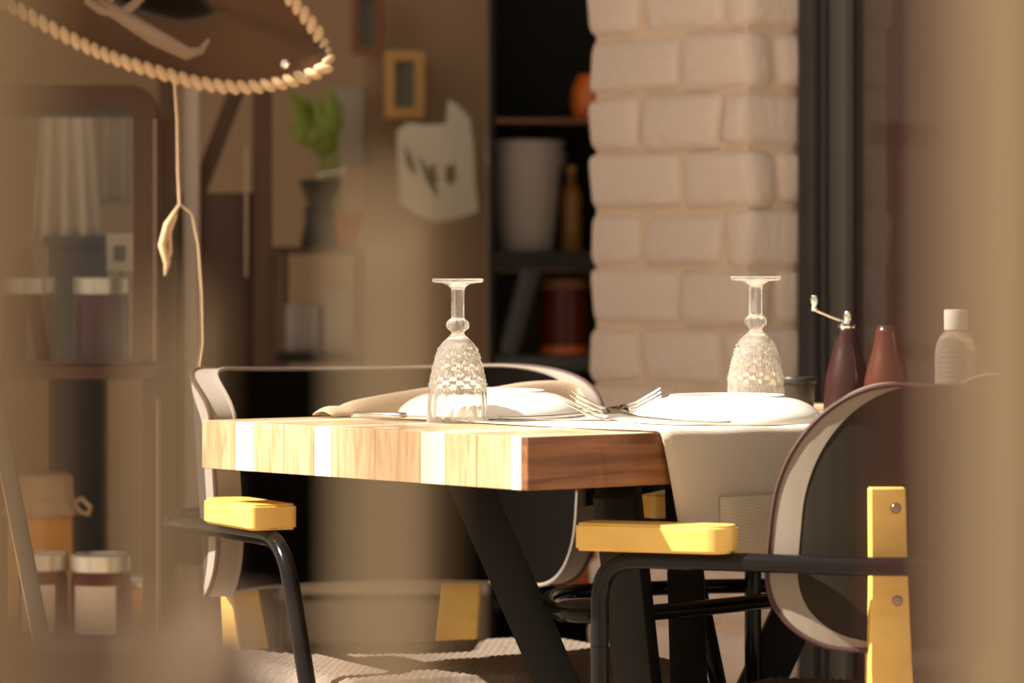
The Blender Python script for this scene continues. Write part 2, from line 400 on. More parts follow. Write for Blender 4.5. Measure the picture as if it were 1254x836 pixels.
# ------------------------------------------------------------------ crystal goblets, upside down
def goblet(loc, label, rz):
    k = 0.000979
    base = [(.0378, 0), (.0374, 8), (.0366, 25), (.0352, 38), (.0328, 56), (.0290, 72), (.0245, 87), (.0190, 97), (.0120, 103.5), (.0082, 107.5), (.0080, 110), (.0100, 112.5), (.0130, 116), (.0134, 119), (.0128, 122.5), (.0098, 125.5), (.0084, 128), (.0082, 140), (.0083, 155), (.0090, 164), (.0130, 168), (.0190, 170), (.0290, 171.2), (.0308, 173.2), (.0306, 175), (.0290, 176.2), (.0, 175.5)]
    outer = smooth_prof([(r, z*k) for r, z in base], 4)
    n = 96
    def cut(a, z, r):
        h = z/k
        if 40 < h < 96:                      # diamond cuts
            w = min(1, (h-40)/5, (96-h)/6)
            u = a*12/math.pi/2*2; v = h/10.5
            return w*0.0019*(abs(math.sin(math.pi*(u/2+v)))*abs(math.sin(math.pi*(u/2-v)))-0.5)*2
        if 2 < h <= 40:                      # long flutes
            w = min(1, (h-2)/6, (41-h)/5); return -w*0.0014*abs(math.cos(a*8))
        if 112 < h < 126: return 0.0006*math.cos(a*10)
        if 127 < h < 163: return -0.0005*abs(math.cos(a*4))
        return 0
    bm = bmesh.new(); lathe(bm, outer, n, f=cut)
    inner = smooth_prof([(.0378-.0008, 0.0), (.0362, 8*k), (.0350, 26*k), (.0330, 42*k), (.0295, 60*k), (.0245, 76*k), (.0180, 88*k), (.0100, 94.5*k), (.0, 96*k)], 3)
    lathe(bm, inner, n)
    # close the rim
    bm.verts.ensure_lookup_table()
    o0 = [v for v in bm.verts if abs(v.co.z) < 1e-7]
    Ov = sorted([v for v in o0 if v.co.xy.length > .0374], key=lambda v: math.atan2(v.co.y, v.co.x)); Iv = sorted([v for v in o0 if v.co.xy.length <= .0374], key=lambda v: math.atan2(v.co.y, v.co.x))
    for i in range(len(Ov)):
        j = (i+1) % len(Ov)
        try: bm.faces.new((Ov[i], Ov[j], Iv[j], Iv[i]))
        except Exception: pass
    o = obj('wine_goblet', bm, 'crystal', None, auto=9); o.location = loc; o.rotation_euler = (0, 0, rz)
    return tag(o, label, 'glass', 'upturned crystal goblets')
g1 = P(560.5, 517, 4.615); g1.z = ZT+0.0008
goblet(g1, 'cut crystal goblet upside down near the front edge of the table', 0.1)
g2 = P(925.5, 514, 4.74); g2.z = ZT+0.0034
goblet(g2, 'cut crystal goblet upside down behind the right-hand plate', 0.35)

# ------------------------------------------------------------------ napkin behind the left plate
path = [(395, 503, .600), (398, 497.5, .600), (408, 496, .600), (421, 497, .600), (425, 490, .600), (470, 480.5, .601), (525, 470, .602), (560, 465, .602), (598, 472, .602), (612, 470, .602), (640, 463.5, .600), (675, 461, .597), (700, 462, .590), (709, 470, .578), (713, 484, .565), (714, 499, .555)]
top, f1, f2, b1, b2 = [], [], [], [], []
for px, py, l in path:
    u = (px-627)/F; q = P0+LD*l; r = (u*q.y-q.x)/(RD.x-u*RD.y)
    d = (q+RD*r).y; z = ZC-(py-HOR)/F*d-ZT; z = max(z, 0.004)
    top.append(T(l, r, z)); f1.append(T(l-0.012, r+0.002, z*0.55)); f2.append(T(l-0.016, r+0.004, 0.0025))
    b1.append(T(l+0.012, r, z*0.7)); b2.append(T(l+0.024, r, 0.0025))
nap = sheet('folded_napkin', [f2, f1, top, b1, b2], 'napkin_cloth', thick=0.003); tag(nap, 'folded tan cloth napkin lying behind the left plate', 'napkin')
md = nap.modifiers.new('soft', 'SUBSURF'); md.levels = 1; md.render_levels = 2

# ------------------------------------------------------------------ cutlery
def fork(x, y, ang, roll, label):
    root = empty('fork', (x, y, ZT+0.0085), ang, label, 'fork', 'forks between the plates')
    root.rotation_euler = (roll, 0, ang)
    prof = [(-0.135, 0.0095, 0.004), (-0.12, 0.010, 0.003), (-0.07, 0.0065, 0.0045), (-0.02, 0.004, 0.007), (0.0, 0.006, 0.0075), (0.012, 0.0115, 0.0065), (0.022, 0.0120, 0.0085)]
    hrows = []
    for x, w, z in prof:
        kk = min(1, max(0, (0.0-x)/0.03)); c_, s_ = math.cos(-roll*kk), math.sin(-roll*kk); z = z-0.0055*kk
        hrows.append([Vector((x, y*c_-q*s_, y*s_+q*c_)) for y, q in ((-w, z), (0, z+0.0012), (w, z))])
    sheet('handle', hrows, 'steel', root, 0.0018)
    for k in range(4):
        y = -0.0108+k*0.0072
        pts = [(0.0205, y, 0.0080), (0.032, y, 0.0125), (0.042, y*1.08, 0.0185), (0.052, y*1.14, 0.0250), (0.060, y*1.18, 0.0310)]
        tubo('tine', pts, [0.0015, 0.0015, 0.0014, 0.0012, 0.0008], 'steel', root, 8)
    return root
fork(0.118, 4.612, math.radians(4), 0.55, 'silver fork with raised tines pointing right towards the right plate')
fork(0.128, 4.487, math.radians(158), -0.55, 'silver fork with raised tines pointing left, nearest the shaded table edge')
def knife(p, q, label):
    root = empty('table_knife', p, math.atan2((q-p).y, (q-p).x), label, 'knife', 'table knives')
    Ln = (q-p).length
    bm = bmesh.new(); box(bm, (0, -0.008, 0.001), (Ln*0.45, 0.008, 0.0075), 0.003); obj('handle', bm, 'steel', root, auto=50)
    bm = bmesh.new()
    prism(bm, [Vector((Ln*0.45, 0.0, 0.003)), Vector((Ln*0.52, -0.009, 0.003)), Vector((Ln*0.85, -0.010, 0.003)), Vector((Ln*0.97, -0.004, 0.003)), Vector((Ln, 0.006, 0.003)), Vector((Ln*0.45, 0.006, 0.003))], Vector((0, 0, 0)), Vector((0, 0, 0.0016))); obj('blade', bm, 'steel', root)
knife(T(0.525, 0.155, 0.003), T(0.36, 0.195, 0.003), 'silver knife lying left of the left plate beside the napkin')
knife(Vector(((718-627)/F*4.86, 4.86, ZT+.0035)), Vector(((718-627)/F*4.86+.19, 4.90, ZT+.0035)), 'silver knife lying between the two plates')

# ------------------------------------------------------------------ things at the window end of the table
def on_table(px, d): p = P(px, 0, d); p.z = ZT; return p
k = 4.9/F
def mill(px, d, label, m, crank):
    root = empty('pepper_mill', on_table(px, d), 0, label, 'pepper mill')
    body = [(0.0, 0.0), (.030, 0.0), (.0312, .004), (.0312, .010), (.0305, .02), (.0285, .042), (.0235, .064), (.0185, .082), (.0152, .097), (.0135, .107), (.0120, .1095), (0, .1095)]
    latho('body', [body[0], body[1]]+smooth_prof(body[2:10], 4)+body[10:], m, root, 40)
    if crank:
        latho('cap', [(0, .109), (.0125, .109), (.013, .1115), (.010, .114), (.006, .116), (.0045, .119), (.0058, .122), (.0058, .126), (.0035, .130), (0, .131)], 'chrome', root, 28)
        tubo('crank_arm', [(0, 0, .1155), (-.022, -.004, .1235), (-.0435, -.008, .1325)], .0017, 'chrome', root, 10)
        latho('crank_knob', [(0, .131), (.0035, .131), (.0048, .134), (.003, .1375), (.0035, .139), (.0056, .143), (.0056, .147), (.0035, .151), (0, .152)], 'chrome', root, 20, c=(-.0435, -.008, 0))
    else:
        latho('cap', [(0, .109), (.0115, .109), (.0125, .1105), (.0118, .1125), (0, .113)], m, root, 28)
mill(1038, 4.95, 'dark red wooden pepper mill with a chrome crank handle', 'mill_dark', True)
mill(1086, 4.90, 'reddish brown wooden mill without a crank, beside the cranked mill', 'mill_light', False)
bt = empty('sanitizer_bottle', on_table(1171, 4.86), 0, 'clear plastic bottle with white cap standing right of the wooden mills', 'bottle')
bprof = [(0, 0.0), (.024, 0.0), (.0263, .003), (.0265, .012), (.0265, .072), (.0258, .085), (.0225, .096), (.0165, .104), (.0135, .107), (.0132, .110), (0, .110)]
latho('body', bprof, 'bottle_plastic', bt, 40)
latho('cap', [(0, .108), (.0148, .108), (.0150, .110), (.0150, .132), (.0142, .1335), (0, .134)], 'cap_white', bt, 40)
for i in range(11):       # lines of small print on the curved front
    z = 0.082-i*0.0062; w = 0.55+0.25*random.random()
    bm = bmesh.new(); rr = .0267
    lo = [Vector((rr*math.sin(a), -rr*math.cos(a), z)) for a in [(-w+2*w*t/10)-0.15 for t in range(11)]]
    V1 = [bm.verts.new(p) for p in lo]; V2 = [bm.verts.new(p+Vector((0, 0, .0012))) for p in lo]
    for j in range(10): bm.faces.new((V1[j], V1[j+1], V2[j+1], V2[j]))
    obj('print_line', bm, 'label_ink', bt)
bm = bmesh.new(); V1, V2 = [], []
for t in range(6):
    a = 0.85+0.35*t/5; p = Vector((.0268*math.sin(a), -.0268*math.cos(a), 0.01)); V1.append(bm.verts.new(p)); V2.append(bm.verts.new(p+Vector((0, 0, .07))))
for j in range(5): bm.faces.new((V1[j], V1[j+1], V2[j+1], V2[j]))
obj('label_stripe', bm, 'label_blue', bt)
pt = empty('small_pot', on_table(977, 5.02), 0, 'small dark round pot standing behind the right goblet', 'pot')
latho('body', [(0, 0.0), (.019, 0.0), (.021, .004), (.0225, .036), (.0225, .038), (.020, .0385), (.018, .010), (0, .009)], 'pot_dark', pt, 36)
latho('rim', [(.0205, .0365), (.0245, .0365), (.0250, .0385), (.0250, .0425), (.0240, .044), (.0205, .044), (.0205, .0365)], 'pot_dark', pt, 36)

# ------------------------------------------------------------------ chairs
def make_chair(C, alpha, label, yleg, lean, LX, LY, rake, TCS, TCZ, SY, SZ, LW, NXA, shell_m='shell_fabric', seat_detail=True):
    root = empty('armchair', (C[0], C[1], 0), alpha, label, 'chair', 'black tube armchairs with yellow wood')
    # plan curve of the backrest shell
    HW, Y0, Y1, YB = 0.250, 0.115, 0.125, 0.370
    plan = [Vector((-HW, Y0))]
    plan.append(Vector((-HW, (Y0+Y1)/2)))
    for i in range(41):
        a = math.pi*i/40; ex = 2/2.1
        c, s = math.cos(a), math.sin(a)
        plan.append(Vector((-HW*math.copysign(abs(c)**ex, c), Y1+(YB-Y1)*abs(s)**ex)))
    plan.append(Vector((HW, (Y0+Y1)/2))); plan.append(Vector((HW, Y0)))
    cum = [0]
    for a, b in zip(plan, plan[1:]): cum.append(cum[-1]+(b-a).length)
    Ltot = cum[-1]
    def at(s):
        s = min(max(s, 0), Ltot)
        for i in range(len(cum)-1):
            if s <= cum[i+1]+1e-9:
                t = (s-cum[i])/max(cum[i+1]-cum[i], 1e-9); p = plan[i].lerp(plan[i+1], t); break
        a0 = at_raw(s-0.02); a1 = at_raw(s+0.02); tg = (a1-a0).normalized(); return p, Vector((-tg.y, tg.x))
    def at_raw(s):
        if s < 0: return plan[0]+(plan[0]-plan[1]).normalized()*(-s)
        if s > Ltot: return plan[-1]+(plan[-1]-plan[-2]).normalized()*(s-Ltot)
        for i in range(len(cum)-1):
            if s <= cum[i+1]+1e-9:
                return plan[i].lerp(plan[i+1], (s-cum[i])/max(cum[i+1]-cum[i], 1e-9))
    ZB, ZTOP, RB, RTp = 0.515, 0.813, 0.095, 0.105
    NS, NZ = 128, 36
    def zr(s):
        e = min(s, Ltot-s)
        lo = ZB+(RB-math.sqrt(max(RB**2-(RB-e)**2, 0)) if e < RB else 0)
        hi = ZTOP-(TCZ*(1-math.sqrt(max(1-(1-e/TCS)**2, 0))) if e < TCS else 0)
        hi -= 0.012*math.sin(math.pi*s/Ltot)      # the top rail dips a little in the middle
        return lo, hi
    ss = []
    for i in range(NS+1):
        t = i/NS; e = 0.5-0.5*math.cos(math.pi*t); ss.append(Ltot*(0.75*e+0.25*t))
    def surf(s, z, off):
        e_ = min(s, Ltot-s); k_ = max(0, 1-e_/0.16); s = s+(1 if s < Ltot/2 else -1)*rake*k_*max(0, (z-0.56)/0.25)
        p, n = at(s); lean_ = (z-0.60)*0.06
        return Vector((p.x-n.x*0+n.x*(off+lean_), p.y+n.y*(off+lean_), z))
    probe = at(Ltot/2)[1]; sg = 1 if probe.y > 0 else -1
    th = 0.016
    def grid(off):
        out = []
        for s in ss:
            lo, hi = zr(s); out.append([surf(s, lo+(hi-lo)*j/NZ, off*sg) if sg > 0 else surf(s, lo+(hi-lo)*j/NZ, off*sg) for j in range(NZ+1)])
        return out
    Gi, Go = grid(-th), grid(th)
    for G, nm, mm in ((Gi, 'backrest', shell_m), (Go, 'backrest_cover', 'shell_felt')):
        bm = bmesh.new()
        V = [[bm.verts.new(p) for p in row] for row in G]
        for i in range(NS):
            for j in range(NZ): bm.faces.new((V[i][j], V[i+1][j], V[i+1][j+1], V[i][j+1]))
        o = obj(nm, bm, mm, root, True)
    # pale felt margin that wraps from the edge on to the outer face at both ends
    for end in (0, 1):
        es_ = [0.15*(q/40)**2 for q in range(41)]
        lp = [(e, zr(e)[0], 1) for e in reversed(es_)]+[(0.0, zr(0)[0]+(zr(0)[1]-zr(0)[0])*q/10, 0) for q in range(1, 10)]+[(e, zr(e)[1], -1) for e in es_]
        bm = bmesh.new(); rows_ = []
        for q, (e, z, _) in enumerate(lp):
            a_, b_ = lp[max(q-1, 0)], lp[min(q+1, len(lp)-1)]; ts, tz = b_[0]-a_[0], b_[1]-a_[1]; ln_ = math.hypot(ts, tz) or 1
            ns_, nz_ = tz/ln_, -ts/ln_           # points inwards
            w_ = 0.034*max(0.0, 1-e/0.15)+0.0005
            row = []
            for u in range(6):
                s2 = e+ns_*w_*u/5; z2 = z+nz_*w_*u/5
                row.append(bm.verts.new(surf(s2 if end == 0 else Ltot-s2, z2, (th+0.0008)*sg)))
            rows_.append(row)
        for A_, B_ in zip(rows_, rows_[1:]):
            for u in range(5): bm.faces.new((A_[u], A_[u+1], B_[u+1], B_[u]))
        o = obj('edge_cover', bm, 'felt_taupe', root, True)
    def loop(G): return [G[i][0] for i in range(NS+1)]+[G[NS][j] for j in range(1, NZ+1)]+[G[i][NZ] for i in range(NS-1, -1, -1)]+[G[0][j] for j in range(NZ-1, 0, -1)]
    Li, Lo = loop(Gi), loop(Go)
    bm = bmesh.new(); rr = []
    cen = sum(Li, Vector())/len(Li)
    for a, b in zip(Li, Lo):
        ring = []
        for q in range(7):
            t = q/6; m_ = a.lerp(b, t)
            mid = a.lerp(b, 0.5)
            ring.append(m_)
        rr.append(ring)
    V = [[bm.verts.new(p) for p in r] for r in rr]; N = len(V)
    for i in range(N):
        for q in range(6): bm.faces.new((V[i][q], V[(i+1) % N][q], V[(i+1) % N][q+1], V[i][q+1]))
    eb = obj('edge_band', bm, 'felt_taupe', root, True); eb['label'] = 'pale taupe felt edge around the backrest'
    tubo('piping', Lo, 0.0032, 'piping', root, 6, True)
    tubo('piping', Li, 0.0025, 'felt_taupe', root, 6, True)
    # arm hoop of steel tube: front bend, arm, sweep round the back
    AX, AZ, R = 0.272, 0.610, 0.0105
    hp = [(-AX, yleg-lean*0.05, AZ-0.14), (-AX, yleg, AZ)]
    curve = []
    for i in range(25):
        a = math.pi*i/24; c, s = math.cos(a), math.sin(a); ex = 2/2.4
        curve.append((-0.287*math.copysign(abs(c)**ex, c), 0.17+0.245*abs(s)**ex, AZ))
    left = fillet([(-AX, yleg-lean*0.10, AZ-0.10), (-AX, yleg, AZ), (-AX-0.004, 0.10, AZ)], 0.055, 10)
    right = [Vector((-p.x, p.y, p.z)) for p in reversed(left)]
    hoop = left + [Vector(c) for c in curve[1:-1]] + right
    tubo('arm_hoop', hoop, R, 'tube_black', root, 16)
    for sx in (-1, 1):
        tubo('leg', [(sx*AX, yleg-lean*0.10, AZ-0.0985), (sx*AX, yleg-lean*0.35, AZ-0.35), (sx*AX, yleg-lean*0.607, 0.0)], R, 'tube_black', root, 16)
        # arm pad
        bm = bmesh.new(); L0, L1 = -0.095, 0.085; w = 0.031
        poly = []
        for (cx, cy, a0) in ((w, L0, 0), ):
            pass
        pts = []
        rc, rb = 0.010, 0.024
        for (x, y, rad, a0) in ((w-rb, L1-rb, rb, 0), (-w+rb, L1-rb, rb, 90), (-w+rc, L0+rc, rc, 180), (w-rc, L0+rc, rc, 270)):
            for q in range(6):
                an = math.radians(a0+q*18); pts.append((x+rad*math.cos(an), y+rad*math.sin(an)))
        prism(bm, [Vector((sx*AX+x, y, AZ+R-0.001)) for x, y in pts], Vector((0, 0, 0)), Vector((0, 0, 0.031)))
        bmesh.ops.recalc_face_normals(bm, faces=bm.faces)
        es = [e for e in bm.edges if len(e.link_faces) == 2 and e.calc_face_angle(0) > 1.2]
        bmesh.ops.bevel(bm, geom=es, offset=0.003, segments=3, affect='EDGES')
        pad = obj('armrest_pad', bm, 'yellow_paint', root, auto=20); pad['label'] = 'yellow painted wooden arm pad'
        # rear upright
        bm = bmesh.new()
        tx, ty = sx*0.262, 0.235
        top_ = Vector((tx, ty+0.004, 0.700)); mid_ = Vector((tx, ty, 0.53)); bot = Vector((sx*0.205, 0.30, 0.0))
        secs = [(Vector((sx*(LX+.012), LY, 0.695)), 0.020), (Vector((sx*(LX+.006), LY, 0.60)), 0.021), (Vector((sx*LX, LY, 0.50)), 0.024), (Vector((sx*(LX-.04), LY+.01, 0.0)), 0.034)]
        nb_ = math.sqrt(1-NXA*NXA); nx = Vector((NXA*sx, nb_, 0)); ty_ = Vector((-nb_*sx, NXA, 0)); rings = []
        for c_, hw in secs:
            rings.append([bm.verts.new(c_+ty_*a_*hw*(LW if c_.z < 0.58 else 1.0)+nx*(0.010 if b_ > 0 else 0.010-2*(max(0, 0.53-c_.z)*0.06+0.010))) for a_, b_ in ((-1, -1), (1, -1), (1, 1), (-1, 1))])
        for A_, B_ in zip(rings, rings[1:]):
            for q in range(4): bm.faces.new((A_[q], A_[(q+1) % 4], B_[(q+1) % 4], B_[q]))
        bm.faces.new(rings[0]); bm.faces.new(rings[-1][::-1])
        bmesh.ops.recalc_face_normals(bm, faces=bm.faces)
        bmesh.ops.bevel(bm, geom=list(bm.edges), offset=0.002, segments=1, affect='EDGES')
        up = obj('leg', bm, 'yellow_paint', root, auto=30); up['label'] = 'yellow wooden rear leg'
        for zz in (0.672, 0.570):
            c_ = Vector((sx*(LX+(.0105 if zz > .6 else .004)), LY, zz))+nx*0.0095+ty_*0.008
            bm = bmesh.new(); M_ = nx.to_track_quat('Z', 'Y').to_matrix().to_4x4(); M_.translation = c_
            lathe(bm, [(0, 0.0), (.0062, 0.0), (.0062, .0012), (.0045, .003), (0, .0035)], 16)
            for v in bm.verts: v.co = M_ @ v.co
            obj('screw', bm, 'screw_metal', up, auto=40)
    # woven seat with a soft rolled edge
    bm = bmesh.new(); NX, NY = (150, 150) if seat_detail else (30, 30)
    X0, X1, Ya, Yb, zt, th_ = -0.255, 0.255, SY, 0.20, SZ, 0.045
    V = []
    for i in range(NX+1):
        row = []
        for j in range(NY+1):
            u, v = i/NX*2-1, j/NY*2-1
            uu, vv = u, v
            # squircle to a rounded rectangle
            x = uu*math.sqrt(1-0.10*vv*vv); y = vv*math.sqrt(1-0.10*uu*uu)
            e = max(abs(uu), abs(vv)); dz = -0.020*max(0, (e-0.90)/0.10)**2
            wv = 0.0022*math.sin(math.pi*(i+0.5)/3.0)*math.cos(math.pi*(j//3+ (i//3) % 2)) if seat_detail else 0
            row.append(bm.verts.new(((X0+X1)/2+x*(X1-X0)/2, (Ya+Yb)/2+y*(Yb-Ya)/2, zt+dz+wv)))
        V.append(row)
    for i in range(NX):
        for j in range(NY): bm.faces.new((V[i][j], V[i+1][j], V[i+1][j+1], V[i][j+1]))
    edge = [V[i][0] for i in range(NX)]+[V[NX][j] for j in range(NY)]+[V[i][NY] for i in range(NX, 0, -1)]+[V[0][j] for j in range(NY, 0, -1)]
    low = [bm.verts.new(Vector((v.co.x*0.985, v.co.y*0.985, zt-th_))) for v in edge]
    for i in range(len(edge)): bm.faces.new((edge[i], low[i], low[(i+1) % len(low)], edge[(i+1) % len(edge)]))
    bm.faces.new(low)
    seat = obj('seat', bm, 'rope_seat', root, True); seat['label'] = 'woven dark rope seat'
    return root
ch1 = make_chair((-0.080, 4.832), math.radians(25), 'armchair with its inner backrest towards us, behind the table on the left', -0.125, 0.45, 0.160, 0.318, 0.0, 0.20, 0.075, -0.255, 0.448, 1.12, 0.45)
ch2 = make_chair((0.270, 4.535), math.radians(-112), 'armchair seen from behind with yellow screwed upright, at the right table edge', -0.075, 0.0, 0.232, 0.250, 0.03, 0.14, 0.15, -0.05, 0.428, 1.0, 0.86)
# steel tube hoop running under the table from the right-hand chair
def w2c(p): return ch2.matrix_world.inverted() @ p
bpy.context.view_layer.update()
zh = 0.532
def hp(px, py): d = (ZC-zh)*F/(py-HOR); p = P(px, 0, d); p.z = zh; return p
pts = [hp(945, 735), hp(860, 744), hp(780, 751), hp(720, 753.5), hp(690, 751), hp(674, 744), hp(670, 736), hp(680, 729), hp(705, 724), hp(780, 721), hp(860, 718), hp(945, 717)]
sm = smooth_prof([tuple(w2c(p)) for p in pts], 5)
tubo('seat_hoop', sm, 0.0095, 'tube_black', ch2, 14)

# ------------------------------------------------------------------ display cabinet on the left
D = 5.55; cx1 = P(192, 0, D).x; cx0 = P(-330, 0, D).x; zs = P(0, 446, D).z; ztp = P(0, 104, D).z; zb = P(0, 786, D).z
cab = empty('display_cabinet', (0, D, 0), 0, 'dark brown glazed display cabinet with rounded top holding jars', 'cabinet'); bpy.context.view_layer.update()
def cb(name, x0, x1, y0, y1, za, zb_, m, bev=0.004): return bxo(name, (x0, y0, za), (x1, y1, zb_), m, cab, bev)
def rrect(x0, z0_, x1, z1, r, seg=6):
    out = []
    for (cx, cz, a0) in ((x1-r, z1-r, 0), (x0+r, z1-r, 90), (x0+r, z0_+r, 180), (x1-r, z0_+r, 270)):
        for q in range(seg+1):
            a = math.radians(a0+90*q/seg); out.append(Vector((cx+r*math.cos(a), 0, cz+r*math.sin(a))))
    return out
def ring_frame(name, o_, i_, y0, y1, m, parent):
    bm = bmesh.new(); n = len(o_)
    A = [bm.verts.new(p+Vector((0, y0, 0))) for p in o_]; B = [bm.verts.new(p+Vector((0, y0, 0))) for p in i_]
    C_ = [bm.verts.new(p+Vector((0, y1, 0))) for p in o_]; E = [bm.verts.new(p+Vector((0, y1, 0))) for p in i_]
    for i in range(n):
        j = (i+1) % n
        bm.faces.new((A[i], A[j], B[j], B[i])); bm.faces.new((C_[i], E[i], E[j], C_[j])); bm.faces.new((A[i], C_[i], C_[j], A[j])); bm.faces.new((B[i], B[j], E[j], E[i]))
    return obj(name, bm, m, parent, auto=40)
w = 0.034
door = ring_frame('door', rrect(cx0, zs, cx1, ztp, 0.040), rrect(cx0+w, zs+0.004, cx1-w, ztp-w, 0.012), 0.0, 0.028, 'cabinet_wood', cab)
ring_frame('door_trim', rrect(cx0+w+0.0004, zs+0.0045, cx1-0.004, ztp-w-0.0004, 0.012) if False else rrect(cx1-0.0045, zs+0.006, cx1-0.0005, ztp-0.05, 0.0015), rrect(cx1-0.0035, zs+0.008, cx1-0.0015, ztp-0.052, 0.0008), -0.003, -0.0005, 'cabinet_trim', door)
cb('pane', cx0+w, cx1-w, 0.012, 0.016, zs+0.004, ztp-w, 'pane_clear', 0)
cb('shelf', cx0, cx1, 0.0, 0.30, zs-0.022, zs-0.001, 'cabinet_wood')
cb('top_board', cx0+0.04, cx1-0.045, 0.03, 0.30, ztp-0.035, ztp-0.006, 'cabinet_wood')
cb('bottom_board', cx0, cx1, 0.0, 0.30, zb-0.025, zb, 'cabinet_wood')
for x in (cx0+0.012, cx1-0.012):
    for y in (0.030, 0.285):
        cb('post', x-0.011, x+0.011, y, y+0.02, 0.0, zs-0.0225, 'cabinet_wood')
        cb('post', x-0.011, x+0.011, y, y+0.02, zs-0.0005, ztp-0.036, 'cabinet_wood')
cb('corner_strip', cx1+0.0005, cx1+0.0025, 0.004, 0.010, zb, zs-0.05, 'cabinet_trim', 0)

def jar(px, d, z, rad, h, label, fill, cover=None, lab=False, group='jars in the display cabinet'):
    p = P(px, 0, d); root = empty('glass_jar', (p.x, d, z), 0, label, 'jar', group)
    lid0 = h*0.80
    latho('body', [(0, 0.001), (rad*.90, 0.001), (rad*.97, .005), (rad*.97, lid0-.014), (rad*.90, lid0-.004), (rad*.86, lid0), (0, lid0)], fill, root, 36)
    if cover:
        n = 36; bm = bmesh.new()
        f = lambda a, z_, r: (0.004*math.sin(a*9) if z_ < lid0 else 0)
        lathe(bm, [(0, h), (rad*.80, h-.001), (rad*.95, h-.007), (rad*1.0, lid0+.004), (rad*1.16, lid0-.016), (rad*1.13, lid0-.017), (rad*.97, lid0+.001)], n, f=f); obj('fabric_cover', bm, cover, root, auto=60)
        tubo('tie', [(rad*1.03*math.cos(t*math.pi/12), rad*1.03*math.sin(t*math.pi/12), lid0+.003) for t in range(24)], .003, 'straw', root, 8, True)
        tubo('bow', [(rad*1.03, -.01, lid0+.003), (rad*1.25, -.014, lid0+.008), (rad*1.5, -.012, lid0-.004), (rad*1.45, -.012, lid0-.016), (rad*1.2, -.012, lid0-.012), (rad*1.03, -.012, lid0-.0)], .0035, 'straw', root, 8)
    else:
        latho('lid', [(0, lid0-.001), (rad*.93, lid0-.001), (rad*.99, lid0+.001), (rad*.99, h-.002), (rad*.95, h), (rad*.88, h), (rad*.86, h-.002), (0, h-.002)], 'lid_metal', root, 36)
    if lab:
        bm = bmesh.new(); rr = rad*.985; V1, V2 = [], []
        for t in range(15):
            a = -0.9+1.5*t/14; q = Vector((rr*math.sin(a), -rr*math.cos(a), h*.06)); V1.append(bm.verts.new(q)); V2.append(bm.verts.new(q+Vector((0, 0, h*.58))))
        for j in range(14): bm.faces.new((V1[j], V1[j+1], V2[j+1], V2[j]))
        lb = obj('label', bm, 'paper_label', root, True)
    return root
jar(34, 5.64, zs, 0.042, 0.126, 'dark jam jar with silver lid on the cabinet shelf, at the left', 'jam')
jar(124, 5.64, zs, 0.042, 0.126, 'dark jam jar with silver lid on the cabinet shelf, beside the door edge', 'jam')
jar(-62, 5.64, zs, 0.042, 0.126, 'dark jam jar on the cabinet shelf cut off by the left picture edge', 'jam')
jar(52, 5.62, zb, 0.038, 0.124, 'dark jar with silver lid on the bottom board, left of the white labelled one', 'jam', lab=True)
jar(124, 5.60, zb, 0.046, 0.124, 'jar with silver lid and large pale paper label on the bottom board', 'jam', lab=True)
jar(48, 5.76, zb, 0.052, 0.235, 'tall orange honey jar with tied tan fabric cover', 'honey', cover='fabric_cover')
jar(168, 5.77, zb, 0.022, 0.075, 'small orange jar behind the white labelled jar', 'honey')
# slanted grey easel leg at the far left
tp, bt_ = P(-45, 300, 5.25), P(128, 1180, 5.25); bt_.z = 0.0
ez = empty('display_easel', (bt_.x, bt_.y, 0), 0, 'slanted grey metal easel leg at the left picture edge', 'easel'); bpy.context.view_layer.update()
bar('leg', tp-ez.location, Vector((0, 0, 0)), 0.020, 0.012, 'frame_grey', ez)
bar('leg', tp-ez.location, Vector((-0.42, 0, 0)), 0.020, 0.012, 'frame_grey', ez)
bar('leg', tp-ez.location+Vector((0, 0.013, -0.01)), Vector((-0.21, 0.17, 0)), 0.020, 0.012, 'frame_grey', ez)
bar('edge_strip', tp-ez.location+Vector((-0.0125, -0.004, 0)), Vector((-0.0125, -0.004, 0.001)), 0.003, 0.003, 'cabinet_trim', ez)

# ------------------------------------------------------------------ straw trimmed hat hanging top left
D = 5.35
hat = empty('sombrero', P(170, -40, D), 0, 'wide brown felt hat with braided straw rim hanging at upper left', 'hat'); bpy.context.view_layer.update()
out = [(-70, -30), (-20, -8), (20, 11), (60, 33), (100, 54), (150, 75), (200, 90), (245, 102), (290, 107), (330, 104), (370, 95), (401, 80), (396, 55), (380, 28), (350, -8), (300, -55), (230, -100), (140, -125), (40, -120), (-40, -85)]
cen = (165, -30); O3 = [P(x, y, D+0.05*math.cos((x-165)/150)-(0.06 if y > 60 else 0)*0.5) for x, y in out]
O3 = [Vector(p) for p in smooth_prof([tuple(p) for p in O3]+[tuple(O3[0])], 3)[:-1]]
c3 = P(*cen, D+0.02); rings = []
bm = bmesh.new(); hl = hat.location
for f_, dy in ((1.0, 0.0), (0.86, 0.022), (0.7, 0.035), (0.55, 0.04), (0.42, 0.05), (0.40, 0.09), (0.34, 0.17), (0.22, 0.21), (0.06, 0.22)):
    rings.append([bm.verts.new(c3.lerp(p, f_)*1+Vector((0, dy, 0))-hl) for p in O3])
for A, B in zip(rings, rings[1:]):
    for i in range(len(A)): bm.faces.new((A[i], A[(i+1) % len(A)], B[(i+1) % len(A)], B[i]))
bm.faces.new(rings[-1])
hb = obj('brim_and_crown', bm, 'hat_felt', hat, True); md = hb.modifiers.new('thickness', 'SOLIDIFY'); md.thickness = 0.006; md.offset = -1
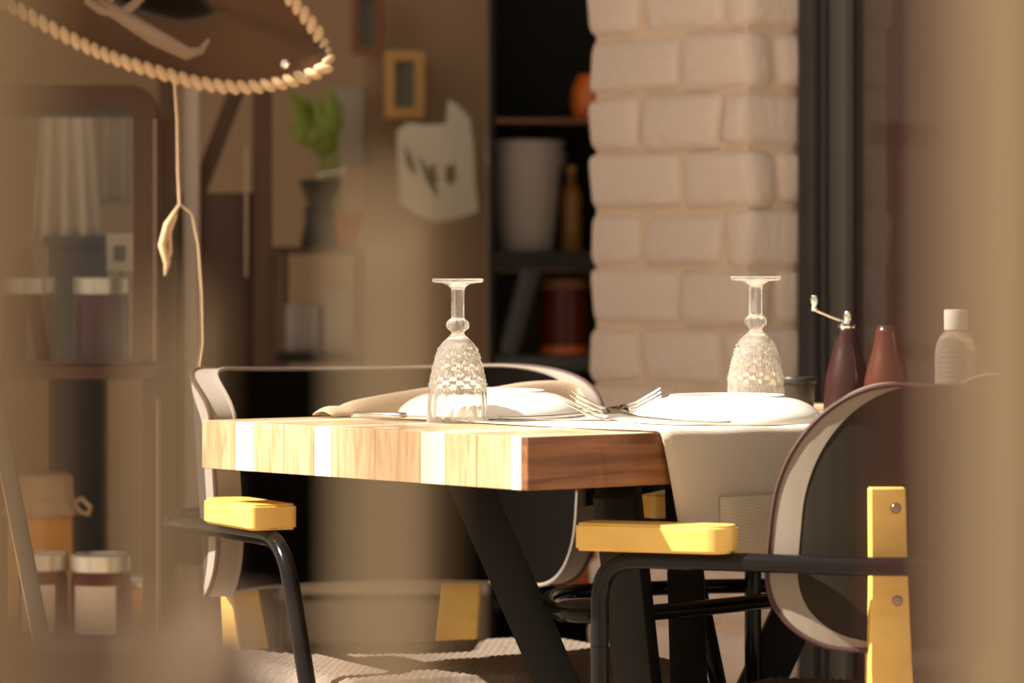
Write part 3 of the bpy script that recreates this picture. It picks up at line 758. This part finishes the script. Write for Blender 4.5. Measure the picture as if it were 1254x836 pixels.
# twisted straw braid: one bead after another along the rim
bm = bmesh.new(); acc = 0; pos = []
N = len(O3); seglen = [(O3[(i+1) % N]-O3[i]).length for i in range(N)]; tot = sum(seglen); nb = int(tot/0.0170)
for b in range(nb):
    s = tot*b/nb; i = 0
    while s > seglen[i]: s -= seglen[i]; i += 1
    a_, b_ = O3[i], O3[(i+1) % N]; p = a_.lerp(b_, s/seglen[i]); tg = (b_-a_).normalized()
    n_ = Vector((tg.z, 0, -tg.x)); ax = (tg*0.75+n_*0.66).normalized(); ay = Vector((0, 1, 0)); az = ax.cross(ay)
    r_ = bmesh.ops.create_icosphere(bm, subdivisions=2, radius=1.0)
    for v in r_['verts']:
        q = v.co; v.co = p-hl+ax*q.x*0.0145+ay*q.y*0.009+az*q.z*0.0078
obj('braided_rim', bm, 'straw', hat, True)
def hpnt(x, y, dd=-0.012): return P(x, y, D+dd)-hl
tubo('ribbon', [hpnt(40, -40), hpnt(110, -5, 0.0), hpnt(150, 20), hpnt(190, 45), hpnt(230, 66), hpnt(246, 62), hpnt(256, 48)], [.008, .009, .011, .013, .010, .006, .003], 'ribbon', hat, 10)
tubo('ribbon', [hpnt(150, 18), hpnt(165, 5), hpnt(178, -12)], [.009, .007, .009], 'ribbon', hat, 10)
tubo('ribbon', [hpnt(150, 18), hpnt(125, 12), hpnt(108, 2), hpnt(118, -12), hpnt(140, 0)], [.006, .008, .007, .007, .006], 'ribbon', hat, 10)
tubo('chin_cord', [hpnt(213, 92), hpnt(217, 150), hpnt(218, 210), hpnt(220, 250), hpnt(205, 275), hpnt(199, 300), hpnt(205, 322), hpnt(202, 338)], [.0018, .0018, .0018, .002, .005, .006, .005, .001], 'straw', hat, 8)
tubo('chin_cord', [hpnt(220, 250), hpnt(235, 262), hpnt(243, 300), hpnt(247, 360), hpnt(248, 420), hpnt(243, 455)], .0015, 'straw', hat, 8)
tubo('chin_cord', [hpnt(216, 262), hpnt(208, 285), hpnt(209, 310), hpnt(203, 325)], .0025, 'straw', hat, 8)
latho('bead', [(0, -.008), (.006, -.005), (.008, 0), (.006, .005), (0, .008)], 'chrome', hat, 16, c=tuple(hpnt(349, 78, -0.03)))
topz = 2.75-hat.location.z
tubo('hanging_cord', [(0, 0.20, 0.02), (0, 0.20, topz)], .002, 'straw', hat, 8)

# ------------------------------------------------------------------ shop front on the left: glazed screen behind the cabinet
D = 6.5
scr = empty('window_2', (0, D, 0)); tag(scr, 'wooden glazed screen behind the cabinet and hat', kind='structure'); bpy.context.view_layer.update()
def sb(name, x0, x1, ya, yb, m, dep=0.05, off=0.0, floor=False):
    a, b = P(x0, yb, D), P(x1, ya, D)
    if floor: a.z = 0.0
    return bxo(name, (a.x, off, a.z), (b.x, off+dep, b.z), m, scr, 0.004)
sb('post', 193, 213, -900, 0, 'cabinet_wood', floor=True)
sb('post', 309, 331, -900, 0, 'cabinet_wood', floor=True)
sb('post', -160, -140, -900, 0, 'cabinet_wood', floor=True)
sb('trim_strip', 222, 242, -900, 0, 'paper_label', 0.02, 0.03, floor=True)
sb('rail', 213.5, 308.5, 640, 690, 'cabinet_wood')
sb('panel', 213.5, 308.5, 235, 640, 'cabinet_wood', 0.02, 0.056)
a, b = P(292, 90, D), P(238, 235, D)
bar('brace', Vector((a.x, 0.08, a.z)), Vector((b.x, 0.08, b.z)), 0.026, 0.02, 'cabinet_wood', scr)
sb('trim_strip', 300, 304, 180, 340, 'cabinet_trim', 0.01, -0.011)
# tan partition with pictures
part = slab('wall_left', 445, -900, 596, 700, 7.4, 0.08, 'wall_tan', None, 0); tag(part, 'tan partition wall with framed pictures', kind='structure')
for v in part.data.vertices:
    if v.co.z < 0.6: v.co.z = 0
def picture(x0, y0, x1, y1, d, fm, im, label):
    a, b = P(x0, y1, d), P(x1, y0, d); root = empty('picture_frame', ((a.x+b.x)/2, d+0.02, a.z), 0, label, 'picture'); hw = (b.x-a.x)/2; h = b.z-a.z; t = hw*0.5
    ring_frame('frame', [Vector((hw, 0, h)), Vector((-hw, 0, h)), Vector((-hw, 0, 0)), Vector((hw, 0, 0))], [Vector((hw-t, 0, h-t)), Vector((-hw+t, 0, h-t)), Vector((-hw+t, 0, t)), Vector((hw-t, 0, t))], -0.02, 0.019, fm, root)
    bxo('picture', (-hw+t, 0.0, t), (hw-t, 0.015, h-t), im, root, 0)
picture(430, -12, 468, 66, 7.3, 'red_frame', 'picture_grey', 'small reddish brown frame high on the tan wall')
picture(471, 62, 520, 144, 7.3, 'gold_frame', 'picture_grey', 'small golden frame on the tan wall above the white poster')
# white poster, ragged outline, with sketched figures
d = 7.2
pts = [(486, 160), (500, 150), (520, 153), (546, 152), (549, 122), (560, 128), (575, 145), (580, 180), (582, 230), (586, 258), (560, 268), (530, 272), (505, 262), (490, 250), (487, 200)]
org = P(486, 272, d); pst = empty('poster', org, 0, 'white poster with sketched figures on the tan wall', 'poster')
prismo('sheet', [P(x, y, d)-org for x, y in pts], 0.004, 'paper_white', pst)
for sk, m in (([(495, 178), (505, 195), (509, 215), (503, 212), (497, 200)], 'sketch_ink'), ([(512, 190), (522, 205), (530, 222), (537, 240), (530, 238), (518, 215)], 'sketch_green'), ([(524, 205), (532, 200), (535, 222), (529, 232), (524, 222)], 'sketch_ink'), ([(545, 205), (555, 200), (558, 218), (550, 228), (545, 220)], 'sketch_ink')):
    prismo('sketch', [P(x, y, d-0.003)-org for x, y in sk], 0.002, m, pst)
# wall and goods between the screen and the partition
back = slab('wall_shop', 200, -900, 700, 780, 8.6, 0.08, 'wall_tan', None, 0); tag(back, 'brown rear wall of the shop', kind='structure')
for v in back.data.vertices:
    if v.co.z < 0.6: v.co.z = 0
# dark counter carrying the goods at left centre
ct = empty('side_counter', (P(385, 0, 7.0).x, 7.0, 0), 0, 'dark counter with shelf behind the left chair', 'counter'); bpy.context.view_layer.update()
def cbx(x0, x1, ya, yb, m, name, dep=0.3, off=0.0, floor=False):
    a, b = P(x0, yb, 7.0), P(x1, ya, 7.0); ox = ct.location.x
    if floor: a.z = 0
    return bxo(name, (a.x-ox, off, a.z), (b.x-ox, off+dep, b.z), m, ct, 0.004)
cbx(335, 442, 432, 445, 'wall_dark', 'shelf'); cbx(335, 442, 302, 310, 'cabinet_wood', 'shelf')
cbx(333, 341, 302, 900, 'cabinet_wood', 'post', 0.03, floor=True); cbx(434, 442, 302, 900, 'cabinet_wood', 'post', 0.03, floor=True)
cbx(333, 341, 302, 900, 'cabinet_wood', 'post', 0.03, 0.27, floor=True); cbx(434, 442, 302, 900, 'cabinet_wood', 'post', 0.03, 0.27, floor=True)
cbx(335, 442, 725, 736, 'grey_panel', 'shelf')
# pale board hanging behind
gp = slab('pale_board', 402, 106, 446, 205, 7.35, 0.02, 'grey_panel'); tag(gp, 'pale grey board leaning between plant and gold frame', 'board')
gp2 = slab('pale_box', 396, 352, 441, 431, 7.08, 0.12, 'grey_panel'); tag(gp2, 'pale box on the counter shelf right of the blue-grey one', 'box')
gp3 = slab('grey_box', 350, 372, 392, 431, 7.08, 0.12, 'bucket_grey'); tag(gp3, 'blue-grey box on the counter shelf at left', 'box')
# coffee grinder like dark device on the top shelf
cg = empty('coffee_grinder', (P(392, 0, 7.12).x, 7.12, P(0, 302, 7.0).z), 0, 'dark coffee grinder on the counter below the plant', 'grinder')
latho('body', [(0, 0), (.035, 0), (.037, .006), (.034, .02), (.028, .05), (.030, .07), (.024, .078), (0, .078)], 'leg_black', cg, 24)
latho('hopper', [(0, .076), (.022, .076), (.038, .115), (.040, .12), (.036, .125), (0, .127)], 'pot_dark', cg, 24)
tubo('handle', [(0, 0, .125), (0.0, 0, .135), (.045, 0, .14), (.047, 0, .15)], .003, 'chrome', cg, 8)
# potted plant
pl = empty('potted_plant', (P(378, 0, 7.15).x+0.06, 7.22, P(0, 302, 7.0).z), 0, 'leafy green plant right of the hat brim', 'plant')
latho('pot', [(0, 0), (.03, 0), (.04, .06), (.042, .062), (.036, .062), (.034, .05), (0, .048)], 'terracotta', pl, 20)
for i in range(26):
    tx, ty = random.uniform(350, 410), random.uniform(102, 175); tip = P(tx, ty, 7.22+random.uniform(-.06, .06))-pl.location
    st_ = Vector((0, 0, .05)); mid = st_.lerp(tip, .6)+Vector((0, 0, .03)); bm = bmesh.new()
    dirv = (tip-mid).normalized(); sd2 = dirv.cross(Vector((random.uniform(-.4, .4), 1, 0))).normalized()*0.016
    tube(bm, [st_, st_.lerp(mid, .5), mid], .0012, 5)
    v = [bm.verts.new(q) for q in (mid, mid.lerp(tip, .45)+sd2, tip, mid.lerp(tip, .45)-sd2, mid.lerp(tip, .5)+Vector((0, -.006, 0)))]
    for t in ((0, 1, 4), (1, 2, 4), (2, 3, 4), (3, 0, 4)): bm.faces.new([v[q] for q in t])
    obj('leaf', bm, 'leaf', pl)
# pale cloths hanging seen through the cabinet
def cloth(px0, px1, ya, yb, d, label, m='cloth_white'):
    rows = []
    for j in range(9):
        t = j/8; y = ya+(yb-ya)*t
        rows.append([P(px0+(px1-px0)*(q/20)*(0.75+0.25*t)+(px1-px0)*0.125*(1-t), y, d+0.015*math.sin(q*1.1)*(0.4+t)) for q in range(21)])
    o = sheet('hanging_cloth', rows, m, thick=0.002); tag(o, label, 'cloth', 'pale cloths behind the cabinet')
    return o
cloth(38, 122, 138, 292, 6.7, 'pale cloth hanging behind the cabinet glass, larger one')
cloth(124, 158, 138, 250, 6.75, 'narrow pale cloth hanging behind the cabinet glass')
ln = tubo('cloth_rail', [P(-140, 137, 6.72), P(195, 137, 6.72)], .004, 'cabinet_wood', scr, 8); keep(ln)
chd = empty('card_holder', (P(148, 0, 5.79).x, 5.79, zs), 0, 'small pale card on a stem behind the upper jars in the cabinet', 'card holder'); bpy.context.view_layer.update()
latho('base', [(0, 0), (.02, 0), (.02, .004), (.004, .007), (0, .007)], 'pot_dark', chd, 20)
ca, cb_ = P(131, 332, 5.79)-chd.location, P(164, 286, 5.79)-chd.location
tubo('stem', [(0, 0, .006), (0, 0, ca.z+.01)], .002, 'pot_dark', chd, 8)
bxo('card', (ca.x, -.006, ca.z), (cb_.x, -.003, cb_.z), 'cloth_white', chd, 0)
bxo('motif', (ca.x+.011, -.0075, ca.z+.015), (cb_.x-.012, -.0062, cb_.z-.018), 'sketch_ink', chd, 0)
lb = empty('display_pedestal', (P(95, 0, 6.25).x, 6.25, 0), 0, 'dark pedestal behind the upper jars in the cabinet', 'pedestal')
pw_ = 33*6.25/F; pz = P(0, 288, 6.2).z
bxo('column', (-pw_, -.05, .03), (pw_, .05, pz-.02), 'pot_dark', lb); bxo('top', (-pw_-.008, -.058, pz-.0195), (pw_+.008, .058, pz), 'pot_dark', lb); bxo('foot', (-pw_-.015, -.065, 0), (pw_+.015, .065, .0295), 'pot_dark', lb)

# ------------------------------------------------------------------ dark shelf rack left of the pillar
D = 7.1
x0r, x1r = P(602, 0, D).x, P(790, 0, D).x
rk = empty('shelf_rack', ((x0r+x1r)/2, D, 0), 0, 'dark shelf rack left of the brick pillar', 'shelf'); bpy.context.view_layer.update(); ox = rk.location.x
def rb(name, x0, x1, ya, yb, m, off=0, dep=0.32, floor=False):
    a, b = P(x0, yb, D), P(x1, ya, D)
    if floor: a.z = 0
    return bxo(name, (a.x-ox, off, a.z), (b.x-ox, off+dep, b.z), m, rk, 0.003)
rb('back_panel', 598, 800, -700, 330, 'wall_dark', 0.325, 0.02)
rb('back_panel', 598, 800, 331, 452, 'olive_panel', 0.325, 0.02)
rb('back_panel', 598, 800, 453, 900, 'wall_dark', 0.325, 0.02, True)
rb('shelf', 606, 800, 145, 150, 'red_frame'); rb('shelf', 606, 800, 307, 328, 'wall_dark'); rb('shelf', 606, 800, 436, 455, 'frame_dark')
rb('shelf', 606, 800, 735, 748, 'frame_dark')
rb('post', 598, 605.5, -700, 900, 'wall_dark', 0, 0.32, True); rb('post', 800.5, 808, -700, 900, 'wall_dark', 0, 0.32, True)
a, b = P(650, 330, D), P(622, 434, D)
bar('brace', Vector((a.x-ox, 0.012, a.z)), Vector((b.x-ox, 0.012, b.z)), 0.034, 0.02, 'frame_dark', rk)
zsh = P(0, 307, D).z
bk = empty('bucket', (P(643, 0, 7.22).x, 7.22, zsh), 0, 'grey tapered bucket on the dark shelf left of the pillar', 'bucket')
h = (307-172)*7.2/F
latho('body', [(0, .0), (.050, .0), (.053, .004), (.070, h-.01), (.0745, h-.008), (.0745, h), (.069, h), (.050, .008), (0, .008)], 'bucket_grey', bk, 40)
tubo('handle', [(.074*math.cos(a_), -.002-.05*math.sin(a_)*0.5, h-.02-.06*math.sin(a_)) for a_ in [math.pi*t/12 for t in range(13)]], .002, 'lid_metal', bk, 8)
bo = empty('amber_bottle', (P(694, 0, 7.2).x+0.008, 7.30, zsh), 0, 'amber bottle beside the grey bucket', 'bottle')
latho('body', [(0, 0), (.021, 0), (.022, .004), (.022, .105), (.018, .12), (.010, .132), (.010, .15), (0, .15)], 'amber', bo, 28); latho('cap', [(0, .149), (.0115, .149), (.0115, .163), (0, .164)], 'gold_frame', bo, 24)
ol = empty('orange_bowl', (P(722, 0, 7.2).x, 7.2, P(0, 145, D).z), 0, 'orange glass bowl on the upper dark shelf at the pillar edge', 'bowl')
latho('body', [(0, 0), (.02, 0), (.03, .006), (.036, .03), (.034, .055), (.022, .085), (.020, .085), (.031, .055), (.032, .03), (.025, .009), (0, .006)], 'orange_glass', ol, 28)
z2 = P(0, 436, D).z
rj = empty('red_jar', (P(690, 0, 7.2).x, 7.2, z2), 0, 'dark red jar with orange base on the lower dark shelf', 'jar')
latho('body', [(0, .0), (.040, .0), (.044, .006), (.044, .018), (.044, .115), (.040, .124), (0, .124)], 'jam', rj, 32); latho('base', [(.0441, .002), (.0462, .003), (.0462, .016), (.0441, .017), (.0441, .002)], 'orange_glass', rj, 32); latho('lid', [(0, .123), (.045, .123), (.046, .126), (.046, .142), (0, .144)], 'red_frame', rj, 32)
# terracotta pot, low, between the chairs
tpz = P(0, 735, D).z
tp_ = empty('terracotta_pot', (P(712, 0, 7.2).x, 7.2, tpz), 0, 'orange terracotta pot low behind the table legs', 'pot')
latho('body', [(0, 0), (.045, 0), (.06, .10), (.068, .155), (.074, .157), (.074, .185), (.066, .185), (.055, .10), (.04, .012), (0, .012)], 'terracotta', tp_, 32)
# low pale crate under the left chair's backrest, far behind
cr = empty('crate', (P(470, 0, 6.6).x, 6.6, 0), 0, 'pale low crate far behind the left chair', 'crate'); bpy.context.view_layer.update()
zc_ = P(0, 728, 6.6).z
for q in range(4):
    zz = zc_-0.085*(q+1)
    bxo('slat', (-0.17, 0, max(zz, 0)), (0.17, 0.015, zz+0.075), 'plaster', cr); bxo('slat', (-0.17, 0.235, max(zz, 0)), (0.17, 0.25, zz+0.075), 'plaster', cr)
for x in (-0.155, 0.155):
    for y in (0.016, 0.214): bxo('post', (x-0.012, y, 0), (x+0.012, y+0.02, zc_), 'plaster', cr)
bxo('lid', (-0.18, -0.008, zc_+0.0005), (0.18, 0.258, zc_+0.012), 'cloth_white', cr)

# jars glowing behind the shop window at right
for (s, z_, lab) in ((0.30, 0.80, 'orange jar behind the shop window above the cranked mill'), (0.62, 0.76, 'orange jar behind the shop window beside the clear bottle')):
    p = WL(s, 0.40, 0); root = empty('honey_jar', (p.x, p.y, z_), 0, lab, 'jar', 'jars behind the shop window')
    latho('body', [(0, 0), (.034, 0), (.037, .005), (.037, .07), (.03, .08), (0, .08)], 'orange_glass', root, 28); latho('lid', [(0, .0795), (.034, .0795), (.035, .095), (0, .096)], 'pot_dark', root, 28)
    st_ = empty('jar_stand', (p.x, p.y, 0), 0, 'dark pedestal under the '+lab.replace(' jar behind', ' jar seen behind'), 'pedestal')
    bxo('top', (-.09, -.09, z_-.03), (.09, .09, z_-0.0005), 'wall_dark', st_); bxo('column', (-.03, -.03, 0), (.03, .03, z_-.03), 'wall_dark', st_)

# ------------------------------------------------------------------ out of focus things close to the camera
def near_cane(px, d, wpx, m, label, ytop=None, name='bamboo_cane_or_shade_stalk'):
    p = P(px, 0, d); rr = wpx*d/F/2
    root = empty(name, (p.x, d, 0), 0, label, 'cane', 'canes close to the camera')
    pr = []; HT = P(0, ytop, d).z if ytop else 1.8
    for q in range(9):
        z = q*HT/9; pr += [(rr*0.97, z), (rr*0.97, z+0.092), (rr*1.05, z+0.098), (rr*1.05, z+0.102), (rr*.97, z+0.108)]
    latho('stalk', [(0, 0)]+pr+[(0, pr[-1][1])], m, root, 20)
near_cane(482, 0.80, 72, 'near_wood', 'blurred tan cane close to the camera in front of the left chair', 255)
near_cane(215, 0.80, 44, 'near_wood', 'thin blurred tan cane close to the camera, left of the left chair', 400)
near_cane(1128, 0.80, 40, 'post_shade_red', 'thin dark red stalk added for the shaded side of the right post')
def near_post(x0, x1, d, label):
    a, b = P(x0, 0, d).x, P(x1, 0, d).x
    root = empty('wooden_post', ((a+b)/2, d, 0), 0, label, 'post', 'posts close to the camera'); w_ = (b-a)/2
    bxo('shaft', (-w_, 0, 0.012), (w_, 2*w_, 1.75), 'near_wood', root, 0.004); bxo('foot', (-w_*1.2, -w_*.2, 0), (w_*1.2, 2.2*w_, 0.012), 'near_brown', root, 0.002)
near_post(1188, 1430, 0.80, 'broad blurred tan post close to the camera at the right edge')
near_post(-190, 22, 0.80, 'broad blurred tan post close to the camera at the left edge')
pn = empty('planter_box', (P(60, 0, 0.9).x, 0.9, 0), 0, 'blurred brown wooden planter close to the camera at lower left', 'planter'); bpy.context.view_layer.update()
xr = P(275, 0, 0.9).x-pn.location.x; ztop = P(0, 818, 0.9).z
for q in range(6):
    za = q*ztop/6; bxo('slat', (-0.30, 0, za+0.002), (xr, 0.015, za+ztop/6-0.002), 'near_brown', pn, 0.002); bxo('slat', (-0.30, 0.165, za+0.002), (xr, 0.18, za+ztop/6-0.002), 'near_brown', pn, 0.002)
for x in (-0.30, xr-0.015): bxo('end_board', (x, 0.0155, 0), (x+0.015, 0.1645, ztop-0.002), 'near_brown', pn, 0.002)
